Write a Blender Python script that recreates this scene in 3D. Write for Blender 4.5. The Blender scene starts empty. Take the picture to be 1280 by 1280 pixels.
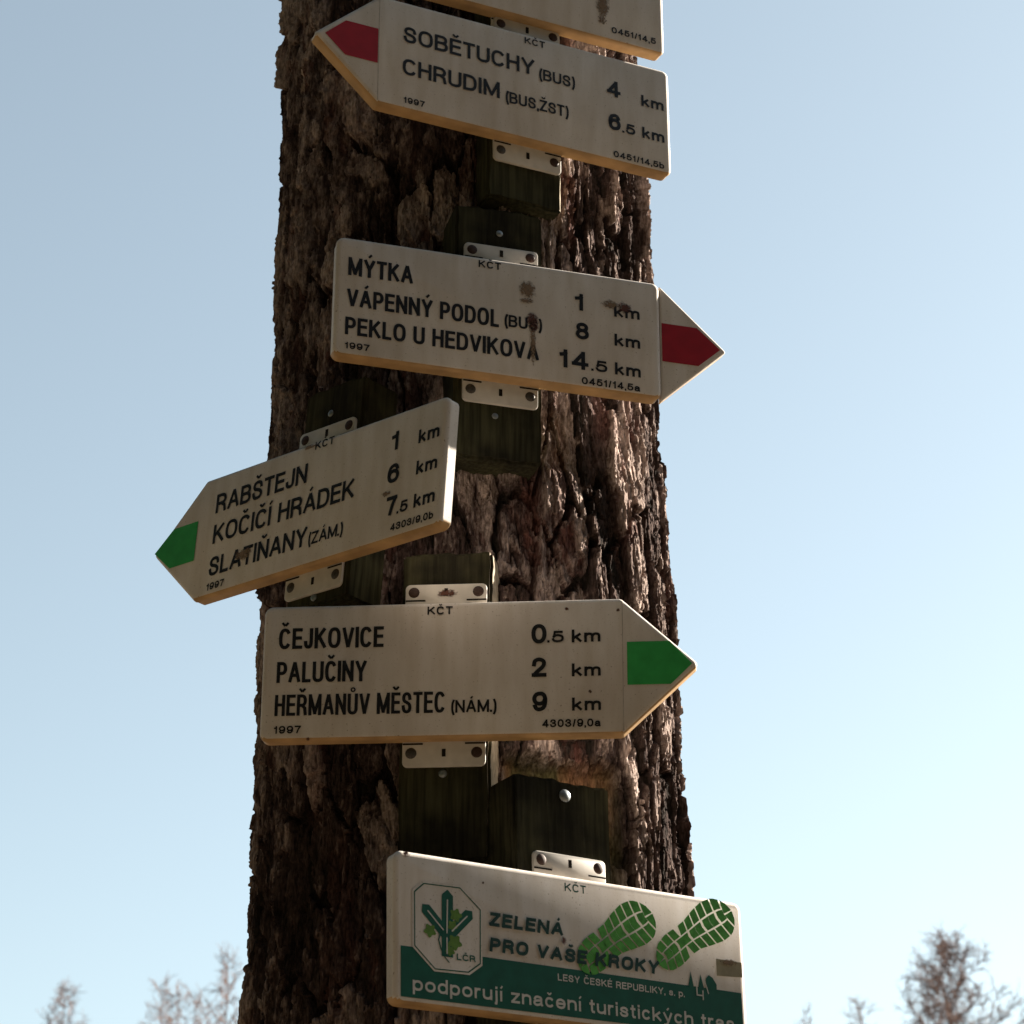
import bpy, bmesh, math, random
import numpy as np
from mathutils import Vector, Matrix
random.seed(7)
rng = np.random.default_rng(11)
R = math.radians
scene = bpy.context.scene
col = scene.collection

# ------------------------------------------------------------------ camera
EYE = 1.6
cd = bpy.data.cameras.new('camera')
cam = bpy.data.objects.new('camera', cd); col.objects.link(cam)
cam.location = (0, 0, EYE)
cam.rotation_euler = (R(90 + 24.24), 0, 0)
cd.sensor_width = 36; cd.sensor_fit = 'HORIZONTAL'
cd.lens = 36 * 3100.8 / 1280
cd.clip_start = 0.05; cd.clip_end = 3000
cd.dof.use_dof = True; cd.dof.focus_distance = 2.95; cd.dof.aperture_fstop = 15
scene.camera = cam
# ------------------------------------------------------------------ sky, sun, exposure
SUN_EL, SUN_AZ = 28.0, 57.0            # azimuth measured from +Y towards +X
w = bpy.data.worlds.new('World'); scene.world = w; w.use_nodes = True
nt = w.node_tree; nt.nodes.clear()
sky = nt.nodes.new('ShaderNodeTexSky'); sky.sky_type = 'NISHITA'; sky.sun_disc = False
sky.sun_elevation = R(SUN_EL); sky.sun_rotation = R(SUN_AZ)
sky.air_density = 1.0; sky.dust_density = 0.9; sky.ozone_density = 0.3
bg = nt.nodes.new('ShaderNodeBackground'); bg.inputs['Strength'].default_value = 0.0385
wo = nt.nodes.new('ShaderNodeOutputWorld')
hs = nt.nodes.new('ShaderNodeHueSaturation'); hs.inputs['Saturation'].default_value = .60; hs.inputs['Value'].default_value = 1.0
nt.links.new(sky.outputs[0], hs.inputs['Color']); tn = nt.nodes.new('ShaderNodeMix'); tn.data_type = 'RGBA'; tn.blend_type = 'MULTIPLY'; tn.inputs[0].default_value = 1; tn.inputs[7].default_value = (.955, 1.035, .985, 1)
nt.links.new(hs.outputs[0], tn.inputs[6]); nt.links.new(tn.outputs[2], bg.inputs[0]); nt.links.new(bg.outputs[0], wo.inputs[0])
sl = bpy.data.lights.new('sun', 'SUN'); sl.energy = 5.0; sl.angle = R(0.53); sl.color = (1.0, 0.90, 0.76)
so = bpy.data.objects.new('sun', sl); col.objects.link(so)
sd = Vector((math.sin(R(SUN_AZ)) * math.cos(R(SUN_EL)), math.cos(R(SUN_AZ)) * math.cos(R(SUN_EL)), math.sin(R(SUN_EL))))
so.rotation_euler = sd.to_track_quat('Z', 'Y').to_euler(); so.location = (6, 5, 9)
scene.view_settings.view_transform = 'Standard'; scene.view_settings.look = 'None'
scene.view_settings.exposure = 2.32; scene.view_settings.gamma = 1
scene.render.engine = 'CYCLES'

# ------------------------------------------------------------------ helpers
def tag(o, label=None, cat=None, group=None, kind=None):
    for k, v in (('label', label), ('category', cat), ('group', group), ('kind', kind)):
        if v: o[k] = v
    return o
def empty(name, loc=(0, 0, 0)):
    o = bpy.data.objects.new(name, None); col.objects.link(o); o.location = loc; o.empty_display_size = .05
    return o
def link(name, me, mat, parent=None, smooth=False):
    o = bpy.data.objects.new(name, me); col.objects.link(o)
    if mat and not me.materials: me.materials.append(mat)
    if parent: o.parent = parent
    if smooth: me.polygons.foreach_set('use_smooth', [True] * len(me.polygons))
    return o
def mesh(name, v, f):
    me = bpy.data.meshes.new(name); me.from_pydata([tuple(p) for p in v], [], f); me.update(); return me
def np_mesh(name, V, F, smooth=True):
    me = bpy.data.meshes.new(name)
    me.vertices.add(len(V)); me.vertices.foreach_set('co', np.asarray(V, np.float32).ravel())
    F = np.asarray(F, np.int32); n = F.shape[1]
    me.loops.add(F.size); me.loops.foreach_set('vertex_index', F.ravel())
    me.polygons.add(len(F)); me.polygons.foreach_set('loop_start', np.arange(len(F), dtype=np.int32) * n)
    me.polygons.foreach_set('loop_total', np.full(len(F), n, np.int32))
    me.polygons.foreach_set('use_smooth', np.full(len(F), smooth))
    me.update(calc_edges=True)
    return me
def nmat(name, rough=.7):
    m = bpy.data.materials.new(name); m.use_nodes = True
    n = m.node_tree.nodes; b = n['Principled BSDF']; b.inputs['Roughness'].default_value = rough
    return m, n, m.node_tree.links, b
def flatmat(name, c, rough=.6, spec=.3, var=.12, scale=60, metallic=0.0):
    m, n, l, b = nmat(name, rough)
    tc = n.new('ShaderNodeTexCoord'); no = n.new('ShaderNodeTexNoise'); no.inputs['Scale'].default_value = scale; no.inputs['Detail'].default_value = 4
    l.new(tc.outputs['Object'], no.inputs['Vector'])
    r = n.new('ShaderNodeValToRGB')
    r.color_ramp.elements[0].position = .3; r.color_ramp.elements[1].position = .7
    r.color_ramp.elements[0].color = (*[x * (1 - var) for x in c], 1); r.color_ramp.elements[1].color = (*[min(1, x * (1 + var)) for x in c], 1)
    l.new(no.outputs['Fac'], r.inputs['Fac']); l.new(r.outputs[0], b.inputs['Base Color'])
    b.inputs['Specular IOR Level'].default_value = spec; b.inputs['Metallic'].default_value = metallic
    return m

# numpy perlin noise in 3-D
_P = rng.permutation(256); _P = np.concatenate([_P, _P, _P])
_G = rng.normal(size=(256, 3)); _G /= np.linalg.norm(_G, axis=1)[:, None]
def perlin(x, y, z):
    xi, yi, zi = np.floor(x).astype(int), np.floor(y).astype(int), np.floor(z).astype(int)
    xf, yf, zf = x - xi, y - yi, z - zi
    u, v, w_ = [t * t * t * (t * (t * 6 - 15) + 10) for t in (xf, yf, zf)]
    out = 0
    for i in (0, 1):
        for j in (0, 1):
            for k in (0, 1):
                g = _G[_P[_P[_P[(xi + i) & 255] + ((yi + j) & 255)] + ((zi + k) & 255)]]
                d = g[..., 0] * (xf - i) + g[..., 1] * (yf - j) + g[..., 2] * (zf - k)
                out = out + d * (u if i else 1 - u) * (v if j else 1 - v) * (w_ if k else 1 - w_)
    return out
def fbm(x, y, z, o=4, gain=.5):
    s = 0; a = 1
    for i in range(o):
        s = s + a * perlin(x + 17.3 * i, y + 5.1 * i, z - 9.7 * i); x, y, z = x * 2, y * 2, z * 2; a *= gain
    return s
def sstep(a, b, x):
    t = np.clip((x - a) / (b - a), 0, 1); return t * t * (3 - 2 * t)

# ------------------------------------------------------------------ ground
def ground_mat():
    m, n, l, b = nmat('forest_floor', .95)
    tc = n.new('ShaderNodeTexCoord'); a = n.new('ShaderNodeTexNoise'); a.inputs['Scale'].default_value = .35; a.inputs['Detail'].default_value = 12
    l.new(tc.outputs['Object'], a.inputs['Vector'])
    r = n.new('ShaderNodeValToRGB'); e = r.color_ramp.elements
    e[0].position = .35; e[0].color = (.068, .047, .029, 1); e[1].position = .65; e[1].color = (.125, .092, .056, 1)
    l.new(a.outputs['Fac'], r.inputs['Fac']); l.new(r.outputs[0], b.inputs['Base Color'])
    return m
gx = np.concatenate([-np.geomspace(900, 2, 40), np.linspace(-1.5, 1.5, 5), np.geomspace(2, 900, 40)])
GX, GY = np.meshgrid(gx, gx)
GZ = fbm(GX * .08, GY * .08, GX * 0, 3) * .35 * np.clip(np.hypot(GX, GY - 3) / 12, 0, 1)
nG = len(gx); idx = np.arange(nG * nG).reshape(nG, nG)
gF = np.stack([idx[:-1, :-1], idx[:-1, 1:], idx[1:, 1:], idx[1:, :-1]], -1).reshape(-1, 4)
g = link('ground', np_mesh('ground', np.stack([GX, GY, GZ - .05], -1).reshape(-1, 3), gF), ground_mat())
tag(g, kind='structure')

# ------------------------------------------------------------------ pine trunk with bark
AX_Y = 2.97
def axis_x(z): return -.0374 - .0175 * (z - EYE)
def rad_out(z): return .2850 - .0168 * (z - EYE)          # envelope of the bark
def bark_mat():
    m, n, l, b = nmat('pine_bark', 1.0)
    b.inputs['Specular IOR Level'].default_value = .04
    at = n.new('ShaderNodeAttribute'); at.attribute_name = 'bark'
    sp = n.new('ShaderNodeSeparateColor'); l.new(at.outputs['Color'], sp.inputs[0])
    tc = n.new('ShaderNodeTexCoord'); mp = n.new('ShaderNodeMapping'); mp.inputs['Scale'].default_value = (1, 1, .3)
    l.new(tc.outputs['Object'], mp.inputs[0])
    no = n.new('ShaderNodeTexNoise'); no.inputs['Scale'].default_value = 70; no.inputs['Detail'].default_value = 8; no.inputs['Roughness'].default_value = .7
    l.new(mp.outputs[0], no.inputs['Vector'])
    n2 = n.new('ShaderNodeTexNoise'); n2.inputs['Scale'].default_value = 16; n2.inputs['Detail'].default_value = 5
    l.new(mp.outputs[0], n2.inputs['Vector'])
    # furrow bark to plate bark (old outer corky bark is greyer than the brown inside)
    r1 = n.new('ShaderNodeValToRGB'); e = r1.color_ramp.elements
    e[0].position = .0; e[0].color = (.017, .014, .012, 1); e[1].position = 1; e[1].color = (.37, .295, .265, 1)
    e2 = r1.color_ramp.elements.new(.45); e2.color = (.066, .045, .041, 1)
    mx0 = n.new('ShaderNodeMath'); mx0.operation = 'MULTIPLY_ADD'; l.new(no.outputs['Fac'], mx0.inputs[0]); mx0.inputs[1].default_value = 1.9
    ad = n.new('ShaderNodeMath'); ad.operation = 'SUBTRACT'; l.new(sp.outputs[1], ad.inputs[0]); ad.inputs[1].default_value = 1.03
    l.new(ad.outputs[0], mx0.inputs[2]); l.new(mx0.outputs[0], r1.inputs['Fac'])
    # reddish flakes
    rr = n.new('ShaderNodeMath'); rr.operation = 'MULTIPLY_ADD'; l.new(n2.outputs['Fac'], rr.inputs[0]); rr.inputs[1].default_value = 3.2; rr.inputs[2].default_value = -1.85
    ra = n.new('ShaderNodeMath'); ra.operation = 'ADD'; l.new(rr.outputs[0], ra.inputs[0]); l.new(sp.outputs[0], ra.inputs[1]); ra.use_clamp = True
    rm = n.new('ShaderNodeMath'); rm.operation = 'MULTIPLY'; l.new(ra.outputs[0], rm.inputs[0]); rm.inputs[1].default_value = .8
    m1 = n.new('ShaderNodeMix'); m1.data_type = 'RGBA'; l.new(rm.outputs[0], m1.inputs[0]); l.new(r1.outputs[0], m1.inputs[6]); m1.inputs[7].default_value = (.145, .062, .052, 1)
    # hewn / mossy patch
    m2 = n.new('ShaderNodeMix'); m2.data_type = 'RGBA'
    r2 = n.new('ShaderNodeValToRGB'); e = r2.color_ramp.elements
    e[0].position = .45; e[0].color = (.06, .052, .024, 1); e[1].position = .60; e[1].color = (.19, .10, .055, 1)
    l.new(n2.outputs['Fac'], r2.inputs['Fac'])
    l.new(sp.outputs[2], m2.inputs[0]); l.new(m1.outputs[2], m2.inputs[6]); l.new(r2.outputs[0], m2.inputs[7])
    gr = n.new('ShaderNodeTexNoise'); gr.inputs['Scale'].default_value = 330; gr.inputs['Detail'].default_value = 3; l.new(mp.outputs[0], gr.inputs['Vector'])
    rg = n.new('ShaderNodeValToRGB'); e = rg.color_ramp.elements
    e[0].position = .33; e[0].color = (.45, .43, .42, 1); e[1].position = .66; e[1].color = (1.35, 1.33, 1.3, 1); l.new(gr.outputs['Fac'], rg.inputs['Fac'])
    m3 = n.new('ShaderNodeMix'); m3.data_type = 'RGBA'; m3.blend_type = 'MULTIPLY'; m3.inputs[0].default_value = 1; l.new(m2.outputs[2], m3.inputs[6]); l.new(rg.outputs[0], m3.inputs[7])
    l.new(m3.outputs[2], b.inputs['Base Color'])
    bp = n.new('ShaderNodeBump'); bp.inputs['Strength'].default_value = 1.0; bp.inputs['Distance'].default_value = .006
    l.new(no.outputs['Fac'], bp.inputs['Height']); l.new(bp.outputs[0], b.inputs['Normal'])
    return m
M_bark = bark_mat()
pine = empty('pine_tree', (axis_x(0), AX_Y, 0))
tag(pine, 'thick rough barked pine trunk carrying the stack of white trail signs', 'tree')
PO = np.array(pine.location)
# columns: fine on the half that faces the signs, coarse behind. theta 0 faces the camera (-Y), grows towards +X
fine = np.radians(np.arange(-118, 118.01, .40)); coarse = np.radians(np.arange(121, 240, 3.0))
TH = np.concatenate([fine, coarse]); nt_ = len(TH)
Z0, Z1 = 2.05, 3.80
zf = np.arange(Z0, Z1 + .001, .0022)
zr = np.concatenate([np.linspace(0, Z0 - .02, 70), zf, np.linspace(Z1 + .02, 13.5, 160)])
nz = len(zr)
T, Z = np.meshgrid(TH, zr)
Rb = rad_out(Z) - .011
Rb = np.where(Z > 6, Rb * 1.0, Rb) + .10 * np.exp(-Z / .35)
sx = T * .262                                              # arc length
cx, cy = np.sin(T) * .262, -np.cos(T) * .262
# domain warp so plates are ragged, then an anisotropic cell pattern
wx = fbm(cx * 9, cy * 9, Z * 3.2, 3) * .024 + fbm(cx * 40, cy * 40, Z * 14, 3) * .006
wz = fbm(cx * 8 + 40, cy * 8, Z * 3 + 7, 3) * .085 + fbm(cx * 45 + 3, cy * 45, Z * 30, 2) * .012
def cells(cw, ch, wx, wz, jit=.36, reach=2):
    NC = int(round(2 * math.pi * .262 / cw / 2)) * 2; CW = 2 * math.pi * .262 / NC
    U = (sx + wx) / CW; W_ = (Z + wz) / ch; NR = int(14 / ch) + 6
    jx = rng.uniform(-jit, jit, (NR + 4, NC)); jz = rng.uniform(-jit, jit, (NR + 4, NC)); r1 = rng.random((NR + 4, NC)); r2 = rng.random((NR + 4, NC))
    DXn = np.zeros(U.shape); F1 = np.full(U.shape, 9.); F2 = np.full(U.shape, 9.); ID = np.zeros(U.shape, int)
    ui, wi = np.floor(U).astype(int), np.floor(W_).astype(int)
    for dc in range(-reach, reach + 1):
        c_ = ui + dc; cm = np.mod(c_, NC)
        for dr in range(-reach, reach + 1):
            q = np.clip(wi + dr, -2, NR) + 2
            off = np.where(cm % 2 == 0, .25, .75)
            dx = c_ + .5 + jx[q, cm] - U; dz = (wi + dr) + off + jz[q, cm] - W_
            d = np.sqrt(dx * dx + dz * dz); near = d < F1
            F2 = np.where(near, F1, np.minimum(F2, d)); ID = np.where(near, q * NC + cm, ID); DXn = np.where(near, -dx * CW, DXn); F1 = np.where(near, d, F1)
    cells.dx = DXn
    return F2 - F1, ID, r1.ravel()[ID], r2.ravel()[ID]
E, ID, pr, pr2 = cells(.041, .165, wx, wz)
plate_dx = cells.dx; tilt = (np.modf(pr * 37.7)[0] - .5) * .62 - .22
wx2 = wx * .6 + fbm(cx * 60, cy * 60, Z * 30, 3) * .006; wz2 = wz * .5 + fbm(cx * 50, cy * 50, Z * 24, 3) * .012
e2, _, s1, s2 = cells(.017, .055, wx2, wz2, .42, 1)
fl_dx = cells.dx; tilt2 = (s2 - .5) * .42 - .12
wx3 = fbm(cx * 110, cy * 110, Z * 60, 2) * .003
e3, _, s3, s4 = cells(.0085, .021, wx2 + wx3, wz2 - wx3 * 2, .42, 1)
n_lay = fbm(cx * 22, cy * 22, Z * 7, 4, .6)                # layered flakes
def terr(x, k, s=.25):
    t = x * k; f = np.floor(t); fr = t - f; return (f + sstep(1 - s, 1, fr)) / k
lay = terr(n_lay * .9 + pr * 1.0, 5.0)
fine_n = fbm(cx * 90, cy * 90, Z * 26, 3, .65)
e4, _, s5, s6 = cells(.0042, .011, wx2 + wx3, wz2 - wx3 * 2, .45, 1)
edge = E + .10 * fbm(cx * 60, cy * 60, Z * 24, 3) + .10 * (s3 - .5) + .08 * (s1 - .5)
dome = sstep(.02, .12, edge)
grit = fbm(cx * 150, cy * 150, Z * 70, 3, .7)
fib = 1 - np.abs(fbm(cx * 75, cy * 75, Z * 9, 3)) * 2.2
flk = terr(fbm(cx * 20 + 5, cy * 20, Z * 7, 5, .6) + .5 + pr2 + .12 * (s3 - .5), 5.5, .12)
h = dome * (.0095 + .0055 * pr + plate_dx * tilt + fl_dx * tilt2) + (.3 + .7 * dome) * ((flk - .9) * .0070 + (s1 - .5) * .0035 + (s3 - .5) * .0030 + (s5 - .5) * .0010) + fib * .0010 + grit * .0007
# secondary vertical splits
sp_ = np.abs(fbm(cx * 30 + 9, cy * 30, Z * 4.5, 3)); h -= .006 * (1 - sstep(0, .06, sp_)) * sstep(.1, .4, E)
h += fbm(cx * 4, cy * 4, Z * 2, 2) * .007
h -= np.percentile(h, 90) - .0105
# hewn places beside the mounting boards
hew = sstep(R(8), R(12), T) * (1 - sstep(R(40), R(46), T)) * sstep(2.30, 2.33, Z) * (1 - sstep(2.50, 2.53, Z))
hew2 = .3 * sstep(R(18), R(21), T) * (1 - sstep(R(31), R(36), T)) * sstep(2.88, 2.90, Z) * (1 - sstep(2.96, 2.99, Z))
hew = np.clip(hew + hew2 + fbm(cx * 30, cy * 30, Z * 20, 2) * .5 * ((hew + hew2) > .02), 0, 1)
h = h * (1 - hew) + hew * (-.014 + fine_n * .002)
ht_front = np.cos(T) > -.6
h = np.where(ht_front, h, h)
RR = Rb + h
X = axis_x(Z) + np.sin(T) * RR; Y = AX_Y - np.cos(T) * RR
V = np.stack([X, Y, Z], -1).reshape(-1, 3) - PO
colr = np.stack([np.clip(pr2 * .5 - .50 + .6 * (s1 < .25) * pr + .35 * (s3 < .15), 0, .75), np.clip(.10 + dome * (.40 + .25 * pr2) + (flk - .9) * .35 + (s1 - .5) * .25 + (s3 - .5) * .2, 0, 1), hew, np.ones_like(h)], -1).reshape(-1, 4)
ii = np.arange(nz * nt_).reshape(nz, nt_); iin = np.roll(ii, -1, axis=1)
Fq = np.stack([ii[:-1], iin[:-1], iin[1:], ii[1:]], -1).reshape(-1, 4)
pid = ID[:-1].reshape(-1).copy(); fe = E[:-1].reshape(-1)
fz = Z[:-1].reshape(-1); ft = T[:-1].reshape(-1)
body = (fe < .05) | (fz < Z0) | (fz > Z1) | (np.abs(ft) > R(112)) | (hew[:-1].reshape(-1) > .4)
pid[body] = -1
def biggest(f):
    u, inv = np.unique(f, return_inverse=True); inv = inv.reshape(f.shape); lab = np.arange(len(u))
    while True:
        m = lab[inv].min(1); new = lab.copy(); np.minimum.at(new, inv.ravel(), np.repeat(m, 4)); new = new[new]
        if (new == lab).all(): break
        lab = new
    fl = lab[inv[:, 0]]; v, c = np.unique(fl, return_counts=True)
    return fl == v[np.argmax(c)]
def sub(name, sel, parent):
    f = Fq[sel]; u, inv = np.unique(f, return_inverse=True)
    me = np_mesh(name, V[u], inv.reshape(-1, 4), False)
    a = me.color_attributes.new('bark', 'FLOAT_COLOR', 'POINT'); a.data.foreach_set('color', colr[u].astype(np.float32).ravel())
    return link(name, me, M_bark, parent)
ids, cnt = np.unique(pid[pid >= 0], return_counts=True)
ids = ids[np.argsort(-cnt)][:290]
keep = np.isin(pid, ids); pid[~keep] = -1
order = np.argsort(pid, kind='stable'); ps = pid[order]; sets = []
for k in ids:
    sel = order[np.searchsorted(ps, k):np.searchsorted(ps, k, side='right')]
    big = biggest(Fq[sel]); pid[sel[~big]] = -1; sets.append(sel[big])
sub('trunk', pid < 0, pine)
for sel in sets: sub('bark_plate', sel, pine)

# ------------------------------------------------------------------ tubes for limbs and twigs
class Tubes:
    def __init__(s): s.v = []; s.f = []
    def tube(s, pts, rads, n=3):
        base = len(s.v); m = len(pts)
        for i, p in enumerate(pts):
            d = (pts[min(i + 1, m - 1)] - pts[max(i - 1, 0)])
            if d.length < 1e-6: d = Vector((0, 0, 1))
            d.normalize(); a = d.cross(Vector((.31, .77, .55))).normalized(); b_ = d.cross(a)
            for k in range(n):
                t = 2 * math.pi * k / n; s.v.append(p + (a * math.cos(t) + b_ * math.sin(t)) * rads[i])
        for i in range(m - 1):
            for k in range(n):
                k2 = (k + 1) % n; s.f.append((base + i * n + k, base + i * n + k2, base + (i + 1) * n + k2, base + (i + 1) * n + k))
        s.f.append(tuple(base + k for k in range(n))[::-1]); s.f.append(tuple(base + (m - 1) * n + k for k in range(n)))
M_twig = flatmat('grey_brown_twigs', (.15, .095, .08), .9, .1, .25, 3)
M_needle = flatmat('pine_needles', (.05, .085, .03), .8, .2, .3, 8)
# crown of the pine, far above the frame
tb = Tubes(); cr_v = []; cr_f = []
for i in range(16):
    z = 9.2 + i * .28; a = i * 2.4; L = 2.6 - i * .1
    p0 = Vector((axis_x(z) - PO[0], 0, z)); d = Vector((math.cos(a), math.sin(a), .25))
    pts = [p0 + d * (L * t) + Vector((0, 0, .35 * t * t)) for t in (0, .33, .66, 1)]
    tb.tube(pts, [.05, .035, .02, .01], 5)
    for j in range(130):
        t = random.uniform(.35, 1.08); c = p0 + d * (L * t) + Vector([random.gauss(0, .3) for _ in range(3)]) * (.5 + t * .6)
        q = Matrix.Rotation(random.uniform(0, 6.28), 3, Vector([random.gauss(0, 1) for _ in range(3)]).normalized())
        b0 = len(cr_v)
        for cc in ((-.07, 0, 0), (0, -.012, .03), (.07, 0, 0), (0, .012, -.03)): cr_v.append(c + q @ Vector(cc))
        cr_f.append((b0, b0 + 1, b0 + 2, b0 + 3))
link('limb', mesh('limb', tb.v, tb.f), M_bark, pine)
o = link('crown', mesh('crown', cr_v, cr_f), M_needle, pine)

# ------------------------------------------------------------------ bare trees far behind
def bare_tree(x, y, H, label, dens=1.0, spread=1.0, seed=1):
    rd = random.Random(seed)
    root = empty('bare_tree', (x, y, -.1))
    tag(root, label, 'tree', 'bare trees far behind the pine')
    t = Tubes(); n = 14
    wob = [Vector((rd.uniform(-.05, .05), rd.uniform(-.05, .05), 0)) for _ in range(n + 1)]
    tp = [Vector((0, 0, H * i / n)) + wob[i] for i in range(n + 1)]
    t.tube(tp, [max(.006, .15 * (1 - i / n) ** .9) for i in range(n + 1)], 6)
    link('trunk', mesh('trunk', t.v, t.f), M_twig, root)
    c = Tubes(); z = H * .45; k = 0
    while z < H - .05:
        top = H - z
        L = min(2.6, .25 + top * .36) * rd.uniform(.55, 1.15) * spread
        a = k * 2.4 + rd.uniform(-.5, .5); up = rd.uniform(.45, 1.0)
        d = Vector((math.cos(a), math.sin(a), up)).normalized()
        p0 = Vector((0, 0, z)) + wob[min(n, int(z / H * n))] * .8
        pts = [p0 + d * (L * s) + Vector((0, 0, .28 * L * s * s)) + Vector([rd.gauss(0, .02) for _ in range(3)]) for s in (0, .3, .6, 1)]
        r0 = .004 + .012 * L
        c.tube(pts, [r0, r0 * .7, r0 * .45, .004])
        ns = int((5 + L * 7) * dens) if top < 7 else 3
        for j in range(ns):
            s = rd.uniform(.15, 1); q0 = p0 + d * (L * s) + Vector((0, 0, .28 * L * s * s))
            d2 = (d * .5 + Vector([rd.gauss(0, .55) for _ in range(3)]) + Vector((0, 0, .35))).normalized(); l2 = rd.uniform(.15, .5) * (.5 + .35 * L)
            q1 = q0 + d2 * l2 * .5 + Vector([rd.gauss(0, .02) for _ in range(3)]); q2 = q1 + (d2 + Vector((0, 0, .3))).normalized() * l2 * .5
            c.tube([q0, q1, q2], [.011, .008, .005])
            for m in range(int(3 * dens) if top < 6 else 0):
                e0 = q0.lerp(q2, rd.uniform(.2, 1)); e1 = e0 + (d2 * .6 + Vector([rd.gauss(0, .6) for _ in range(3)])).normalized() * rd.uniform(.08, .28)
                c.tube([e0, e1], [.0075, .005])
        z += rd.uniform(.05, .13) if top < 6 else .35; k += 1
    link('crown', mesh('crown', c.v, c.f), M_twig, root)
    return root
FX = 3100.8; P = R(24.24)
def far(px, py, dist):                       # top of a far tree: where it stands and how high it is
    a = (px - 640) / FX; b = -(py - 640) / FX
    yy = math.cos(P) - b * math.sin(P); zz = math.sin(P) + b * math.cos(P)
    return a / yy * dist, dist, EYE + zz / yy * dist + .1
for px, py, D, lab, de, spd, sd_ in (
    (83, 1222, 62, 'small lone bare tree at the far left, well apart from the others', .9, .8, 1),
    (205, 1216, 60, 'thin bare tree on the left, outermost of the clump left of the pine', .7, .75, 2),
    (222, 1220, 66, 'thin bare tree second from the left in the clump left of the pine', .6, .7, 3),
    (245, 1222, 58, 'forked bare tree third from the left in the clump left of the pine', .6, 1.0, 4),
    (288, 1176, 54, 'tallest bare tree of the left clump, right beside the pine trunk', .7, .8, 5),
    (1184, 1162, 50, 'large dense bare tree at the far right, tallest on that side', 1.35, 1.3, 6),
    (1158, 1196, 52, 'lower bare tree merging with the left side of the large right tree', .9, .8, 7),
    (1075, 1240, 64, 'small pale bare tree between the bottom sign and the large right tree', .7, .8, 8),
    (1006, 1248, 66, 'tiny bare treetop just right of the green footprint sign', .6, .6, 9)):
    x, y, H = far(px, py + 15, D); bare_tree(x, y, H, lab, de, spd, sd_)

# ------------------------------------------------------------------ unseen spruces added behind and beside the viewer to cut sky and ground light
def wood():
    rd = random.Random(99); q = []; tr = Tubes(); g = np.random.default_rng(5); Vs = []; 
    spots = []
    for k in range(900):
        az = rd.uniform(42, 302); d = rd.uniform(7, 34)
        if az < 105 and d < 23: continue
        if az > 300 and d < 16: continue
        x, y = d * math.sin(R(az)), d * math.cos(R(az))
        if all((x - a) ** 2 + (y - b_) ** 2 > 2.6 ** 2 for a, b_, _ in spots): spots.append((x, y, az))
    for x, y, az in spots:
        H = rd.uniform(13, 15) if az < 110 else rd.uniform(15, 20)
        tr.tube([Vector((x, y, -.2)), Vector((x, y, H))], [.16, .01], 6)
        n = 520; t = g.random(n) ** .8; z = 1.2 + t * (H - 1.2); rad = (H - z) * .21 + .15; r_ = rad * g.uniform(.35, 1.05, n); a = g.uniform(0, 6.283, n)
        c = np.stack([x + r_ * np.cos(a), y + r_ * np.sin(a), z - r_ * .25], -1)
        d1 = np.stack([np.cos(a), np.sin(a), np.full(n, -.35)], -1) * g.uniform(.3, .6, (n, 1)); d2 = np.stack([-np.sin(a), np.cos(a), g.uniform(-.5, .5, n)], -1) * g.uniform(.15, .35, (n, 1))
        Vs.append(np.stack([c - d1, c - d2, c + d1, c + d2], 1).reshape(-1, 3))
    VV = np.concatenate(Vs); FF = np.arange(len(VV)).reshape(-1, 4)
    b0 = len(VV); VV = np.concatenate([VV, np.array([v[:] for v in tr.v])]); 
    quads = np.array([f for f in tr.f if len(f) == 4]) + b0
    me = np_mesh('added_shade_spruces', VV, np.concatenate([FF, quads]), False)
    o = link('added_shade_spruces', me, flatmat('spruce_needles', (.035, .05, .022), .9, .1, .3, 2))
    tag(o, 'dense dark spruce wood added outside the picture to cut sky and ground light', 'wood', kind='stuff')
wood()

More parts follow.
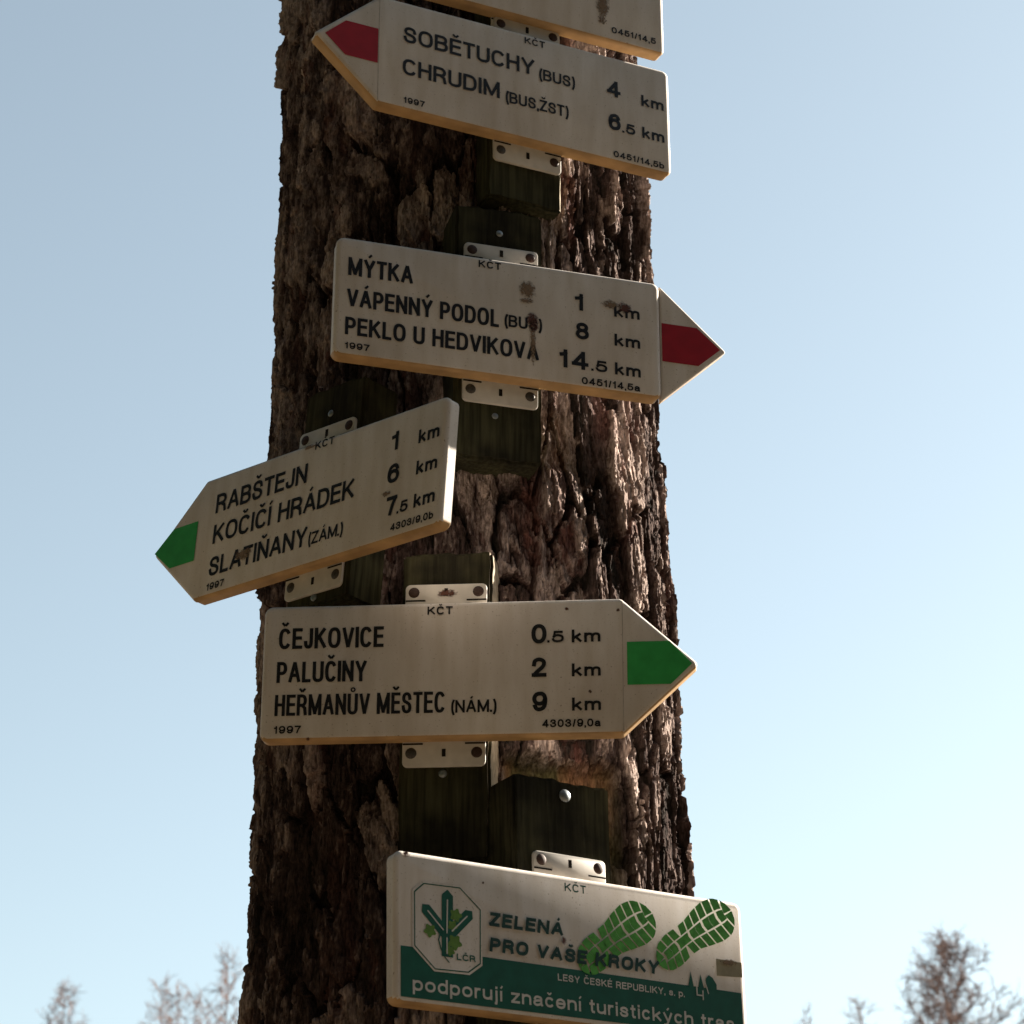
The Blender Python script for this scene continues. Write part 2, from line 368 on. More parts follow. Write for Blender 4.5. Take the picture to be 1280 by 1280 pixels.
# ------------------------------------------------------------------ sign materials
def panel_mat():
    m, n, l, b = nmat('sign_enamel', .6)
    b.inputs['Specular IOR Level'].default_value = .12
    tc = n.new('ShaderNodeTexCoord'); oi = n.new('ShaderNodeObjectInfo')
    va = n.new('ShaderNodeVectorMath'); va.operation = 'ADD'; l.new(tc.outputs['Object'], va.inputs[0])
    cb = n.new('ShaderNodeCombineXYZ'); mu = n.new('ShaderNodeMath'); mu.operation = 'MULTIPLY'; mu.inputs[1].default_value = 30
    l.new(oi.outputs['Random'], mu.inputs[0]); l.new(mu.outputs[0], cb.inputs[0]); l.new(cb.outputs[0], va.inputs[1])
    a = n.new('ShaderNodeTexNoise'); a.inputs['Scale'].default_value = 9; a.inputs['Detail'].default_value = 6; l.new(va.outputs[0], a.inputs['Vector'])
    mp = n.new('ShaderNodeMapping'); mp.inputs['Scale'].default_value = (1, 1, .18); l.new(va.outputs[0], mp.inputs[0])
    s = n.new('ShaderNodeTexNoise'); s.inputs['Scale'].default_value = 55; s.inputs['Detail'].default_value = 5; l.new(mp.outputs[0], s.inputs['Vector'])
    f = n.new('ShaderNodeTexNoise'); f.inputs['Scale'].default_value = 420; f.inputs['Detail'].default_value = 2; l.new(va.outputs[0], f.inputs['Vector'])
    r = n.new('ShaderNodeValToRGB'); e = r.color_ramp.elements
    e[0].position = .3; e[0].color = (.60, .55, .51, 1); e[1].position = .7; e[1].color = (.73, .68, .635, 1); l.new(a.outputs['Fac'], r.inputs['Fac'])
    r2 = n.new('ShaderNodeValToRGB'); e = r2.color_ramp.elements
    e[0].position = .28; e[0].color = (.86, .83, .78, 1); e[1].position = .62; e[1].color = (1, 1, 1, 1); l.new(s.outputs['Fac'], r2.inputs['Fac'])
    r3 = n.new('ShaderNodeValToRGB'); e = r3.color_ramp.elements
    e[0].position = .24; e[0].color = (.45, .4, .34, 1); e[1].position = .36; e[1].color = (1, 1, 1, 1); l.new(f.outputs['Fac'], r3.inputs['Fac'])
    m1 = n.new('ShaderNodeMix'); m1.data_type = 'RGBA'; m1.blend_type = 'MULTIPLY'; m1.inputs[0].default_value = 1; l.new(r.outputs[0], m1.inputs[6]); l.new(r2.outputs[0], m1.inputs[7])
    m2 = n.new('ShaderNodeMix'); m2.data_type = 'RGBA'; m2.blend_type = 'MULTIPLY'; m2.inputs[0].default_value = 1; l.new(m1.outputs[2], m2.inputs[6]); l.new(r3.outputs[0], m2.inputs[7])
    l.new(m2.outputs[2], b.inputs['Base Color'])
    bp = n.new('ShaderNodeBump'); bp.inputs['Strength'].default_value = .05; bp.inputs['Distance'].default_value = .001; l.new(f.outputs['Fac'], bp.inputs['Height']); l.new(bp.outputs[0], b.inputs['Normal'])
    return m
M_panel = panel_mat()
M_rim = flatmat('yellowed_bounce_edge', (.46, .29, .14), .55, .25, .22, 30)  # yellowing plus warm ground bounce painted into the colour
M_tab = flatmat('tab_enamel', (.56, .52, .47), .5, .25, .15, 40)
M_black = flatmat('black_print', (.012, .012, .014), .45, .3, .4, 300)
M_red = flatmat('red_print', (.34, .012, .022), .45, .3, .12, 60)
M_green = flatmat('green_print', (.04, .37, .09), .45, .3, .12, 60)
M_dgreen = flatmat('dark_green_print', (.006, .085, .055), .45, .3, .15, 60)
M_ink = flatmat('green_black_print', (.008, .040, .030), .45, .3, .2, 60)
M_lgreen = flatmat('leaf_green_print', (.08, .32, .045), .45, .3, .25, 150)
M_yleaf = flatmat('oak_leaf_print', (.10, .20, .03), .45, .3, .2, 150)
M_white = flatmat('white_print', (.55, .52, .48), .5, .3, .1, 60)
M_dark = flatmat('dark_gap', (.02, .017, .015), .9, .1, .3, 200)
M_rustscrew = flatmat('rusty_screw', (.045, .024, .018), .7, .3, .4, 400)
M_greyscrew = flatmat('grey_screw', (.075, .066, .058), .5, .4, .3, 400, .4)
M_nail = flatmat('galvanised_nail', (.24, .26, .27), .4, .5, .2, 300, .6)
M_seam = flatmat('seam', (.42, .38, .34), .7, .2, .2, 100)
def wood_mat():
    m, n, l, b = nmat('weathered_board', .95); b.inputs['Specular IOR Level'].default_value = .1
    tc = n.new('ShaderNodeTexCoord'); mp = n.new('ShaderNodeMapping'); mp.inputs['Scale'].default_value = (1, 1, .06); l.new(tc.outputs['Object'], mp.inputs[0])
    g_ = n.new('ShaderNodeTexNoise'); g_.inputs['Scale'].default_value = 190; g_.inputs['Detail'].default_value = 6; l.new(mp.outputs[0], g_.inputs['Vector'])
    a = n.new('ShaderNodeTexNoise'); a.inputs['Scale'].default_value = 14; a.inputs['Detail'].default_value = 8; l.new(tc.outputs['Object'], a.inputs['Vector'])
    r = n.new('ShaderNodeValToRGB'); e = r.color_ramp.elements
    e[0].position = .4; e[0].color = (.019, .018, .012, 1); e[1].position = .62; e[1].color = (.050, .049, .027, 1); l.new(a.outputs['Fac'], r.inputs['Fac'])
    r2 = n.new('ShaderNodeValToRGB'); e = r2.color_ramp.elements
    e[0].position = .35; e[0].color = (.55, .52, .5, 1); e[1].position = .65; e[1].color = (1.25, 1.2, 1.15, 1); l.new(g_.outputs['Fac'], r2.inputs['Fac'])
    m1 = n.new('ShaderNodeMix'); m1.data_type = 'RGBA'; m1.blend_type = 'MULTIPLY'; m1.inputs[0].default_value = 1; l.new(r.outputs[0], m1.inputs[6]); l.new(r2.outputs[0], m1.inputs[7])
    l.new(m1.outputs[2], b.inputs['Base Color'])
    bp = n.new('ShaderNodeBump'); bp.inputs['Strength'].default_value = .6; bp.inputs['Distance'].default_value = .002; l.new(g_.outputs['Fac'], bp.inputs['Height']); l.new(bp.outputs[0], b.inputs['Normal'])
    return m
M_wood = wood_mat()
M_woodlit = flatmat('sunlit_board_edge', (.26, .215, .16), .9, .1, .35, 120)  # bare wood edge, painted paler to carry the sunlit strip
def stain_mat(name, c):
    m, n, l, b = nmat(name, .8)
    b.inputs['Base Color'].default_value = (*c, 1)
    at = n.new('ShaderNodeAttribute'); at.attribute_name = 'fade'
    tc = n.new('ShaderNodeTexCoord'); no = n.new('ShaderNodeTexNoise'); no.inputs['Scale'].default_value = 320; no.inputs['Detail'].default_value = 5
    l.new(tc.outputs['Object'], no.inputs['Vector'])
    mt = n.new('ShaderNodeMath'); mt.operation = 'MULTIPLY_ADD'; l.new(no.outputs['Fac'], mt.inputs[0]); mt.inputs[1].default_value = 2.4
    sb = n.new('ShaderNodeMath'); sb.operation = 'MULTIPLY_ADD'; l.new(at.outputs['Fac'], sb.inputs[0]); sb.inputs[1].default_value = 1.7; sb.inputs[2].default_value = -1.75
    l.new(sb.outputs[0], mt.inputs[2]); mt.use_clamp = True
    l.new(mt.outputs[0], b.inputs['Alpha'])
    return m
M_rust = stain_mat('rust_stain', (.09, .03, .018)); M_brown = stain_mat('brown_stain', (.19, .125, .075)); M_tape = flatmat('faded_sticker', (.27, .235, .15), .6, .3, .2, 60)

# ------------------------------------------------------------------ flat print and sign bodies (local: x right, y into the sign, z up; metres)
mm = .001
stretch = [1.0, 0.0]
def sx_(x): return x * stretch[0] + stretch[1]
def flat(name, pts, mat, parent, lift=.0006):
    me = mesh(name, [(sx_(p[0]) * mm, -lift, p[1] * mm) for p in pts], [tuple(range(len(pts)))])
    o = link(name, me, mat, parent); return o
def flats(name, polys, mat, parent, lift=.0006):
    v = []; f = []
    for pts in polys:
        b0 = len(v); v += [(sx_(p[0]) * mm, -lift, p[1] * mm) for p in pts]; f.append(tuple(range(b0, b0 + len(pts))))
    return link(name, mesh(name, v, f), mat, parent)
# strokes of a plain sans lettering: x 0..1 over the glyph, y 0..1 from baseline to cap height
def crv(pts, n=4):
    out = []; P3 = [pts[0]] + list(pts) + [pts[-1]]
    for i in range(1, len(P3) - 2):
        p0, p1, p2, p3 = P3[i - 1:i + 3]
        for k in range(n):
            t = k / n
            out.append(tuple(.5 * (2 * p1[j] + (p2[j] - p0[j]) * t + (2 * p0[j] - 5 * p1[j] + 4 * p2[j] - p3[j]) * t * t + (3 * p1[j] - p0[j] - 3 * p2[j] + p3[j]) * t ** 3) for j in (0, 1)))
    out.append(pts[-1]); return out
def arc(cx, cy, rx, ry, a0, a1, n=14, p=2.5):
    o = []
    for k in range(n + 1):
        t = R(a0 + (a1 - a0) * k / n); c, s_ = math.cos(t), math.sin(t)
        o.append((cx + rx * math.copysign(abs(c) ** (2 / p), c), cy + ry * math.copysign(abs(s_) ** (2 / p), s_)))
    return o
XH = .74
GL = {}
def G(ch, w_, h_, *st): GL[ch] = (w_, h_, st)
G('A', .70, 1, [(0, 0), (.47, 1)], [(1, 0), (.53, 1)], [(.2, .32), (.8, .32)])
G('B', .64, 1, [(0, 0), (0, 1)], [(0, 1), (.55, 1)] + arc(.55, .765, .38, .235, 80, -80, 8, 2.2) + [(0, .53)], [(.5, .53)] + arc(.55, .265, .45, .265, 80, -90, 8, 2.2) + [(0, 0)])
G('C', .66, 1, arc(.5, .5, .5, .5, 42, 318, 20))
G('D', .66, 1, [(0, 0), (0, 1)], [(0, 1), (.4, 1)] + arc(.4, .5, .6, .5, 85, -90, 14) + [(0, 0)])
G('E', .56, 1, [(0, 0), (0, 1)], [(0, 1), (1, 1)], [(0, .53), (.92, .53)], [(0, 0), (1, 0)])
G('F', .54, 1, [(0, 0), (0, 1)], [(0, 1), (1, 1)], [(0, .5), (.88, .5)])
G('H', .64, 1, [(0, 0), (0, 1)], [(1, 0), (1, 1)], [(0, .53), (1, .53)])
G('I', .16, 1, [(.5, 0), (.5, 1)])
G('J', .50, 1, [(1, 1), (1, .3)] + arc(.5, .27, .5, .27, 0, -180, 10))
G('K', .66, 1, [(0, 0), (0, 1)], [(.92, 1), (0, .36)], [(.34, .58), (1, 0)])
G('L', .52, 1, [(0, 1), (0, 0), (1, 0)])
G('M', .80, 1, [(0, 0), (0, 1)], [(1, 0), (1, 1)], [(.02, 1), (.5, .04)], [(.98, 1), (.5, .04)])
G('N', .66, 1, [(0, 0), (0, 1)], [(1, 0), (1, 1)], [(.02, .99), (.98, .01)])
G('O', .70, 1, arc(.5, .5, .5, .5, 0, 360, 28))
G('P', .60, 1, [(0, 0), (0, 1)], [(0, 1), (.5, 1)] + arc(.5, .72, .5, .28, 80, -80, 10, 2.2) + [(0, .44)])
G('R', .64, 1, [(0, 0), (0, 1)], [(0, 1), (.5, 1)] + arc(.5, .74, .45, .26, 80, -80, 10, 2.2) + [(0, .48)], [(.55, .47), (.9, .33), (1, 0)])
G('S', .62, 1, crv([(.95, .72), (.85, .92), (.5, 1), (.16, .93), (.05, .75), (.18, .59), (.5, .52), (.84, .42), (.97, .26), (.86, .07), (.5, 0), (.14, .07), (0, .30)]))
G('T', .58, 1, [(0, 1), (1, 1)], [(.5, 1), (.5, 0)])
G('U', .64, 1, [(0, 1), (0, .3)] + arc(.5, .29, .5, .29, 180, 360, 14) + [(1, .3), (1, 1)])
G('V', .66, 1, [(0, 1), (.47, 0)], [(1, 1), (.53, 0)])
G('Y', .66, 1, [(0, 1), (.5, .42)], [(1, 1), (.5, .42)], [(.5, .46), (.5, 0)])
G('Z', .58, 1, [(0, 1), (1, 1)], [(0, 0), (1, 0)], [(.97, .96), (.03, .04)])
G('0', .60, 1, arc(.5, .5, .5, .5, 0, 360, 28, 2.3))
G('1', .34, 1, [(.8, 0), (.8, 1)], [(.8, .90), (.5, .80), (0, .77)])
G('2', .60, 1, crv([(.03, .66), (.12, .90), (.5, 1), (.88, .90), (.95, .70), (.80, .50), (.40, .26), (.06, .02)]), [(0, 0), (1, 0)])
G('3', .60, 1, crv([(.05, .74), (.16, .93), (.5, 1), (.84, .92), (.92, .75), (.78, .58), (.42, .53)]), crv([(.5, .54), (.86, .44), (1, .27), (.86, .08), (.5, 0), (.14, .07), (0, .28)]))
G('4', .62, 1, [(.74, 0), (.74, 1)], [(.70, .97), (.03, .27)], [(0, .25), (1, .25)])
G('5', .60, 1, [(.9, 1), (.2, 1)], [(.18, 1), (.08, .48)], crv([(.08, .50), (.3, .63), (.6, .64), (.92, .52), (1, .32), (.88, .09), (.5, 0), (.14, .06), (0, .24)]))
G('6', .60, 1, crv([(.93, .78), (.80, .95), (.5, 1), (.14, .86), (0, .48), (.06, .18), (.24, .03), (.5, 0), (.84, .07), (1, .32), (.86, .56), (.52, .64), (.18, .56), (.03, .36)]))
G('7', .58, 1, [(0, 1), (1, 1)], crv([(.98, .96), (.62, .55), (.36, .0)]))
G('8', .60, 1, arc(.5, .77, .43, .23, 0, 360, 20, 2.1), arc(.5, .27, .5, .27, 0, 360, 20, 2.1))
G('9', .60, 1, crv([(.07, .22), (.2, .05), (.5, 0), (.86, .14), (1, .52), (.94, .82), (.76, .97), (.5, 1), (.16, .93), (0, .68), (.14, .44), (.48, .36), (.82, .44), (.97, .64)]))
G('(', .20, 1, crv([(1, 1.05), (.2, .78), (0, .42), (.2, .06), (1, -.2)]))
G(')', .20, 1, crv([(0, 1.05), (.8, .78), (1, .42), (.8, .06), (0, -.2)]))
G('.', .10, 1, [(.5, 0), (.5, .005)])
G(',', .12, 1, [(.6, .02), (.2, -.16)])
G('/', .30, 1, [(0, -.02), (1, 1)])
G('a', .56, XH, crv([(.06, .53), (.2, .7), (.5, .74), (.84, .66), (.9, .5)]) + [(.9, .12), (1, 0)], crv([(.9, .44), (.4, .39), (.05, .30), (0, .16), (.16, .02), (.45, 0), (.8, .1), (.9, .25)]))
G('b', .56, XH, [(0, 0), (0, 1)], arc(.5, .37, .5, .37, 170, -170, 20, 2.2))
G('c', .52, XH, arc(.5, .37, .5, .37, 45, 315, 16, 2.2))
G('d', .56, XH, [(1, 0), (1, 1)], arc(.5, .37, .5, .37, 10, 350, 20, 2.2))
G('e', .56, XH, [(.02, .37), (1, .37)], crv([(1, .37), (.9, .62), (.5, .74), (.12, .63), (0, .37), (.12, .1), (.5, 0), (.85, .06), (.97, .2)]))
G('h', .54, XH, [(0, 0), (0, 1)], crv([(0, .5), (.2, .68), (.55, .74), (.9, .66), (1, .46)]) + [(1, 0)])
G('i', .14, XH, [(.5, 0), (.5, .74)], [(.5, .995), (.5, 1)])
G('j', .20, XH, [(.8, .74), (.8, -.1), (.6, -.26), (.1, -.26)], [(.8, .995), (.8, 1)])
G('k', .54, XH, [(0, 0), (0, 1)], [(.9, .73), (0, .26)], [(.36, .44), (1, 0)])
G('m', .86, XH, [(0, 0), (0, .74)], crv([(0, .5), (.12, .69), (.28, .74), (.46, .67), (.5, .5)]) + [(.5, 0)], crv([(.5, .5), (.62, .69), (.78, .74), (.96, .67), (1, .5)]) + [(1, 0)])
G('n', .54, XH, [(0, 0), (0, .74)], crv([(0, .5), (.2, .68), (.55, .74), (.9, .66), (1, .46)]) + [(1, 0)])
G('o', .58, XH, arc(.5, .37, .5, .37, 0, 360, 22, 2.2))
G('p', .56, XH, [(0, -.26), (0, .74)], arc(.5, .37, .5, .37, 170, -170, 20, 2.2))
G('r', .34, XH, [(0, 0), (0, .74)], crv([(0, .44), (.25, .66), (.6, .74), (1, .74)]))
G('s', .52, XH, crv([(.93, .53), (.82, .68), (.5, .74), (.16, .68), (.06, .55), (.2, .44), (.5, .38), (.84, .3), (.96, .18), (.84, .05), (.5, 0), (.14, .05), (0, .2)]))
G('t', .32, XH, [(.42, .95), (.42, .14), (.6, .01), (1, 0)], [(0, .74), (.95, .74)])
G('u', .54, XH, [(1, .74), (1, 0)], [(0, .74)] + crv([(0, .28), (.1, .08), (.45, 0), (.8, .06), (1, .24)]))
G('y', .56, XH, [(0, .74), (.5, .04)], [(1, .74), (.46, -.14), (.3, -.26), (.06, -.26)])
G('z', .50, XH, [(0, .74), (1, .74)], [(0, 0), (1, 0)], [(.95, .7), (.05, .04)])
ACC = {'Á': ('A', 'a'), 'É': ('E', 'a'), 'Í': ('I', 'a'), 'Ý': ('Y', 'a'), 'í': ('i', 'a'), 'ý': ('y', 'a'), 'č': ('c', 'c'), 'Č': ('C', 'c'), 'Ě': ('E', 'c'), 'Ň': ('N', 'c'), 'Ř': ('R', 'c'), 'Š': ('S', 'c'), 'Ž': ('Z', 'c'), 'Ů': ('U', 'r')}
def stroke_quads(pts, sw, V_, F_, z, ext):
    P_ = [Vector(p) for p in pts]
    Q = [P_[0]]
    for p in P_[1:]:
        if (p - Q[-1]).length > 1e-5: Q.append(p)
    if len(Q) < 2: Q.append(Q[0] + Vector((0, 1e-4)))
    closed = (Q[0] - Q[-1]).length < 1e-3 and len(Q) > 4
    if not closed:
        Q[0] = Q[0] - (Q[1] - Q[0]).normalized() * ext; Q[-1] = Q[-1] + (Q[-1] - Q[-2]).normalized() * ext
    n = len(Q); b0 = len(V_)
    for i in range(n):
        if closed: a, c = Q[(i - 1) % (n - 1)], Q[(i + 1) % (n - 1)]; d1 = (Q[i % (n - 1)] - a).normalized(); d2 = (c - Q[i % (n - 1)]).normalized()
        else:
            d1 = (Q[i] - Q[i - 1]).normalized() if i else (Q[1] - Q[0]).normalized(); d2 = (Q[i + 1] - Q[i]).normalized() if i < n - 1 else d1
        n1 = Vector((-d1.y, d1.x)); n2 = Vector((-d2.y, d2.x)); m = n1 + n2
        m = m / max(.5, 1 + n1.dot(n2)) * (sw / 2)
        V_.append((Q[i].x + m.x, z, Q[i].y + m.y)); V_.append((Q[i].x - m.x, z, Q[i].y - m.y))
    for i in range(n - 1): F_.append((b0 + 2 * i, b0 + 2 * i + 1, b0 + 2 * i + 3, b0 + 2 * i + 2))
def text(s, x0, x1, y, hgt, parent, mat=None, bold=None, lift=.0007, name='lettering', slant=0.0):
    x0, x1 = sx_(x0), sx_(x1)
    wt = .170 if bold is None else bold * 1.0
    if hgt > 19 and bold is None: hgt *= 1.05
    sw = wt * hgt; gapf = .085 if bold is None else .12
    def wd(ch): return .26 if ch == ' ' else GL[ACC[ch][0] if ch in ACC else ch][0] + (.35 if False else 0)
    nat = sum(wd(c) * hgt for c in s); gaps = sum(1 for _ in s[:-1]) * gapf * hgt
    fixed = gaps; k = (x1 - x0) / (nat + fixed); sw *= min(1, max(.86, k + .12)) if bold is None else 1; V_ = []; F_ = []; x = x0; li = 0
    for ch in s:
        W0 = wd(ch) * hgt * k
        if ch != ' ':
            base = ACC[ch][0] if ch in ACC else ch; w_, h_, st = GL[base]
            nar = base in 'Ii.,'
            def M_(u, v):
                if nar: X_ = x + W0 / 2
                else: X_ = x + sw / 2 + u * max(W0 - sw, .1 * hgt)
                if v < -.001: Y_ = v * hgt + sw / 2
                elif v > h_ + .01: Y_ = v * hgt - sw / 2
                else: Y_ = sw / 2 + v / h_ * (h_ * hgt - sw)
                return ((X_ + slant * Y_) * mm, (y + Y_) * mm)
            for q in st:
                if ch == 'í' and q[0][1] > .9: continue
                diag = len(q) == 2 and abs(q[0][0] - q[1][0]) > .02 and abs(q[0][1] - q[1][1]) > .02
                stroke_quads([M_(*p) for p in q], sw * mm * (1.0 if not diag else .96), V_, F_, -lift - li * 1.5e-5, sw * mm * (.5 if len(q) == 2 or nar else .42) * (.7 if diag else 1)); li = (li + 1) % 12
            if ch in ACC:
                c = x + W0 / 2; up = 1.0 if h_ == 1 else (.78 if ch != 'í' else .80); kind_ = ACC[ch][1]; aw = .7 * sw * mm; a_ = .13 * hgt * min(1.1, k + .15)
                T_ = lambda u, v: ((c + u * a_ + slant * 1.1 * hgt) * mm, (y + (up + v) * hgt) * mm)
                if kind_ == 'a': stroke_quads([T_(-.35, .10), T_(.75, .27)], aw, V_, F_, -lift - 2e-4, 0)
                elif kind_ == 'c': stroke_quads([T_(-1.1, .27), T_(0, .12)], aw, V_, F_, -lift - 2e-4, 0); stroke_quads([T_(0, .12), T_(1.1, .27)], aw, V_, F_, -lift - 2.2e-4, 0)
                else: stroke_quads(arc(c * mm, (y + 1.17 * hgt) * mm, .085 * hgt * mm, .085 * hgt * mm, 0, 360, 14, 2), .6 * aw, V_, F_, -lift - 2e-4, 0)
        x += W0 + gapf * hgt * k
    me = mesh(name, V_, F_)
    return link(name, me, mat or M_black, parent)
def round_poly(pts, rads, inset=0.0, seg=6):
    """convex outline with rounded corners, moved inwards by inset"""
    n = len(pts); out = []
    P_ = [Vector(p) for p in pts]
    area = sum(P_[i].x * P_[(i + 1) % n].y - P_[(i + 1) % n].x * P_[i].y for i in range(n))
    sg = 1 if area > 0 else -1
    Q = []
    for i in range(n):
        a, b_, c = P_[i - 1], P_[i], P_[(i + 1) % n]
        d1 = (b_ - a).normalized(); d2 = (c - b_).normalized()
        n1 = Vector((-d1.y, d1.x)) * sg; n2 = Vector((-d2.y, d2.x)) * sg
        bis = (n1 + n2); Q.append(b_ + bis * (inset / (1 + n1.dot(n2))))
    for i in range(n):
        a, b_, c = Q[i - 1], Q[i], Q[(i + 1) % n]
        d1 = (a - b_).normalized(); d2 = (c - b_).normalized(); r = max(rads[i] - inset, .0004)
        ang = d1.angle(d2); t = r / math.tan(ang / 2); ctr = b_ + (d1 + d2).normalized() * (r / math.sin(ang / 2))
        s0 = b_ + d1 * t - ctr; s1 = b_ + d2 * t - ctr
        for k in range(seg + 1):
            f = k / seg; v = s0.lerp(s1, f)
            v = v.normalized() * r
            out.append(ctr + v)
    return out
def shell(pts, rads, profile, cap0=True, cap1=False):
    """profile: list of (inset, depth)"""
    v = []; f = []; L = None
    for ins, dep in profile:
        ring = round_poly(pts, rads, ins)
        L = len(ring); v += [(p.x, dep, p.y) for p in ring]
    for r in range(len(profile) - 1):
        for k in range(L):
            k2 = (k + 1) % L; f.append((r * L + k, r * L + k2, (r + 1) * L + k2, (r + 1) * L + k))
    if cap0: f.append(tuple(range(L)))
    if cap1: f.append(tuple((len(profile) - 1) * L + k for k in range(L)))
    me = mesh('shell', v, f)
    bm = bmesh.new(); bm.from_mesh(me); bmesh.ops.recalc_face_normals(bm, faces=bm.faces); bm.to_mesh(me); bm.free()
    return me
def smooth_by_angle(me):
    me.polygons.foreach_set('use_smooth', [True] * len(me.polygons)); me.set_sharp_from_angle(angle=R(32))
TH_ = .020
def body_meshes(pts, rads, d0=0.0):
    b = .0058 if d0 == 0 else .0032
    prof = [(b, d0)] + [(b * (1 - math.sin(t)), d0 + b * (1 - math.cos(t))) for t in (R(25), R(50), R(75))] + [(0, d0 + b), (0, d0 + b + .0012)]
    p = shell(pts, rads, prof, True, True); smooth_by_angle(p)
    r = shell(pts, rads, [(.0006, d0 + b + .0014), (.0006, TH_ - .001), (.0016, TH_)], True, True); smooth_by_angle(r)
    return p, r
def disc(name, x, z, y, r, mat, parent, dome_=.35, n=14, sq=1.0):
    v = [(x, y - r * dome_, z)]; f = []
    for j, (rr, hh) in enumerate(((.6, .8), (.9, .4), (1, 0), (1, -.3))):
        for k in range(n):
            t = 2 * math.pi * k / n; v.append((x + rr * r * math.cos(t), y - r * dome_ * hh, z + rr * r * math.sin(t) * sq))
    for k in range(n): f.append((0, 1 + (k + 1) % n, 1 + k))
    for j in range(3):
        for k in range(n):
            a = 1 + j * n + k; b_ = 1 + j * n + (k + 1) % n; f.append((a, b_, b_ + n, a + n))
    return link(name, mesh(name, v, f), mat, parent, True)
def box(name, x0, x1, y0, y1, z0, z1, mat, parent):
    v = [(x, y, z) for x in (x0, x1) for y in (y0, y1) for z in (z0, z1)]
    f = [(0, 1, 3, 2), (4, 6, 7, 5), (0, 4, 5, 1), (2, 3, 7, 6), (0, 2, 6, 4), (1, 5, 7, 3)]
    return link(name, mesh(name, v, f), mat, parent)
def tab(root, cx, top, rust=(True, True), back=TH_):
    """small fixing tab that sticks out above or below a sign"""
    s = 1 if top else -1; h2 = .0813
    xa, xb = (cx - 47.5) * mm, (cx + 47.5) * mm
    za, zb = s * (h2 - .02), s * (h2 + .0285)
    pts = [(xa, za), (xb, za), (xb, zb), (xa, zb)]
    me = shell(pts, [.001, .001, .006, .006], [(.0012, back - .0030), (.0003, back - .0025), (0, back - .0015), (0, back + .001)], True, True)
    smooth_by_angle(me)
    o = link('fixing_tab', me, M_tab, root)
    zc = s * (h2 + (.0185 if top else .0125))
    for sx_, ru in ((-1, rust[0]), (1, rust[1])):
        sc = disc('screw', cx * mm + sx_ * .0375, zc, back - .0029, .0066, M_rustscrew if ru else M_greyscrew, o)
        a = random.uniform(0, 3)
        box('slit', cx * mm + (sx_ * .0355 - .0115), cx * mm + (sx_ * .0355 + .0115), back - .0036, back - .0028, s * h2 + (.0075 if top else -.0027), s * h2 + (.0092 if top else -.0008), M_dark, o)
    box('slot', cx * mm - .0021, cx * mm + .0021, back - .0036, back - .0028, zc - .0045, zc + .0045, M_dark, o)
    return o
def stain(root, x, y, rx, rz, mat, name='stain', lift=.0010, seed=0):
    rd = random.Random(seed); n = 20; x = sx_(x); v = [(x * mm, -lift, y * mm)]; f = []; fd = [1.0]
    for rr, a in ((.5, .75), (1, 0)):
        for k in range(n):
            t = 2 * math.pi * k / n; q = rr * rd.uniform(.85, 1.15); v.append(((x + rx * q * math.cos(t)) * mm, -lift, (y + rz * q * math.sin(t)) * mm)); fd.append(a)
    for k in range(n):
        k2 = (k + 1) % n; f.append((0, 1 + k, 1 + k2)); f.append((1 + k, 1 + n + k, 1 + n + k2, 1 + k2))
    me = mesh(name, v, f); at = me.attributes.new('fade', 'FLOAT', 'POINT'); at.data.foreach_set('value', fd)
    return link(name, me, mat, root)
def rim_mats(o):                            # underside colour holds yellowing and painted warm ground bounce, other edges stay pale
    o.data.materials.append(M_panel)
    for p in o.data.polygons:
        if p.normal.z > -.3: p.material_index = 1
def place(root, x, y, z, yaw, roll, pit):
    root.matrix_world = Matrix.Translation((x, y, z + EYE)) @ Matrix.Rotation(R(yaw), 4, 'Z') @ Matrix.Rotation(R(-pit), 4, 'X') @ Matrix.Rotation(R(-roll), 4, 'Y')
B2, AR, H2 = .2061, .0878, .0813
def sign(x, y, z, yaw, roll, pit, dirn, label, split=False):
    root = empty('trail_sign'); place(root, x, y, z, yaw, roll, pit)
    tag(root, label, 'sign', 'white trail signs on the pine')
    if dirn == 0:
        pts = [(-.226, -.0835), (.226, -.0835), (.226, .0800), (-.226, .0800)]; rads = [.010] * 4
        p, r = body_meshes(pts, rads)
    elif split:
        pts = [(-B2, -H2), (B2 - .001, -H2), (B2 - .001, H2), (-B2, H2)]; p, r = body_meshes(pts, [.010] * 4)
        ah = [(B2 + .0005, -H2), (B2 + AR, 0), (B2 + .0005, H2)]
        pa, ra = body_meshes(ah, [.001, .003, .001], .0055)
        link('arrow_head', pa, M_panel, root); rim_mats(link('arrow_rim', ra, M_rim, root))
    else:
        pts = [(-B2, -H2), (B2, -H2), (B2 + AR, 0), (B2, H2), (-B2, H2)]; rads = [.010, .007, .006, .007, .010]
        if dirn < 0: pts = [(-a, b_) for a, b_ in pts]
        p, r = body_meshes(pts, rads)
        xs = dirn * .2075
        if yaw > -30: box('seam', xs - .0004, xs + .0004, -.0003, .001, -H2 + .004, H2 - .004, M_seam, root)
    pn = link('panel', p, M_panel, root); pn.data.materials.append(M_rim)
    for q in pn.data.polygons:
        if q.normal.z < -.45: q.material_index = 1  # lower bevel takes the painted bounce colour too
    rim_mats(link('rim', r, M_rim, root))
    return root
def km(root, rows, x0=149.7, x1=182.0, h_=16.2):
    for y in rows: text('km', x0, x1, y, h_, root, bold=.20)

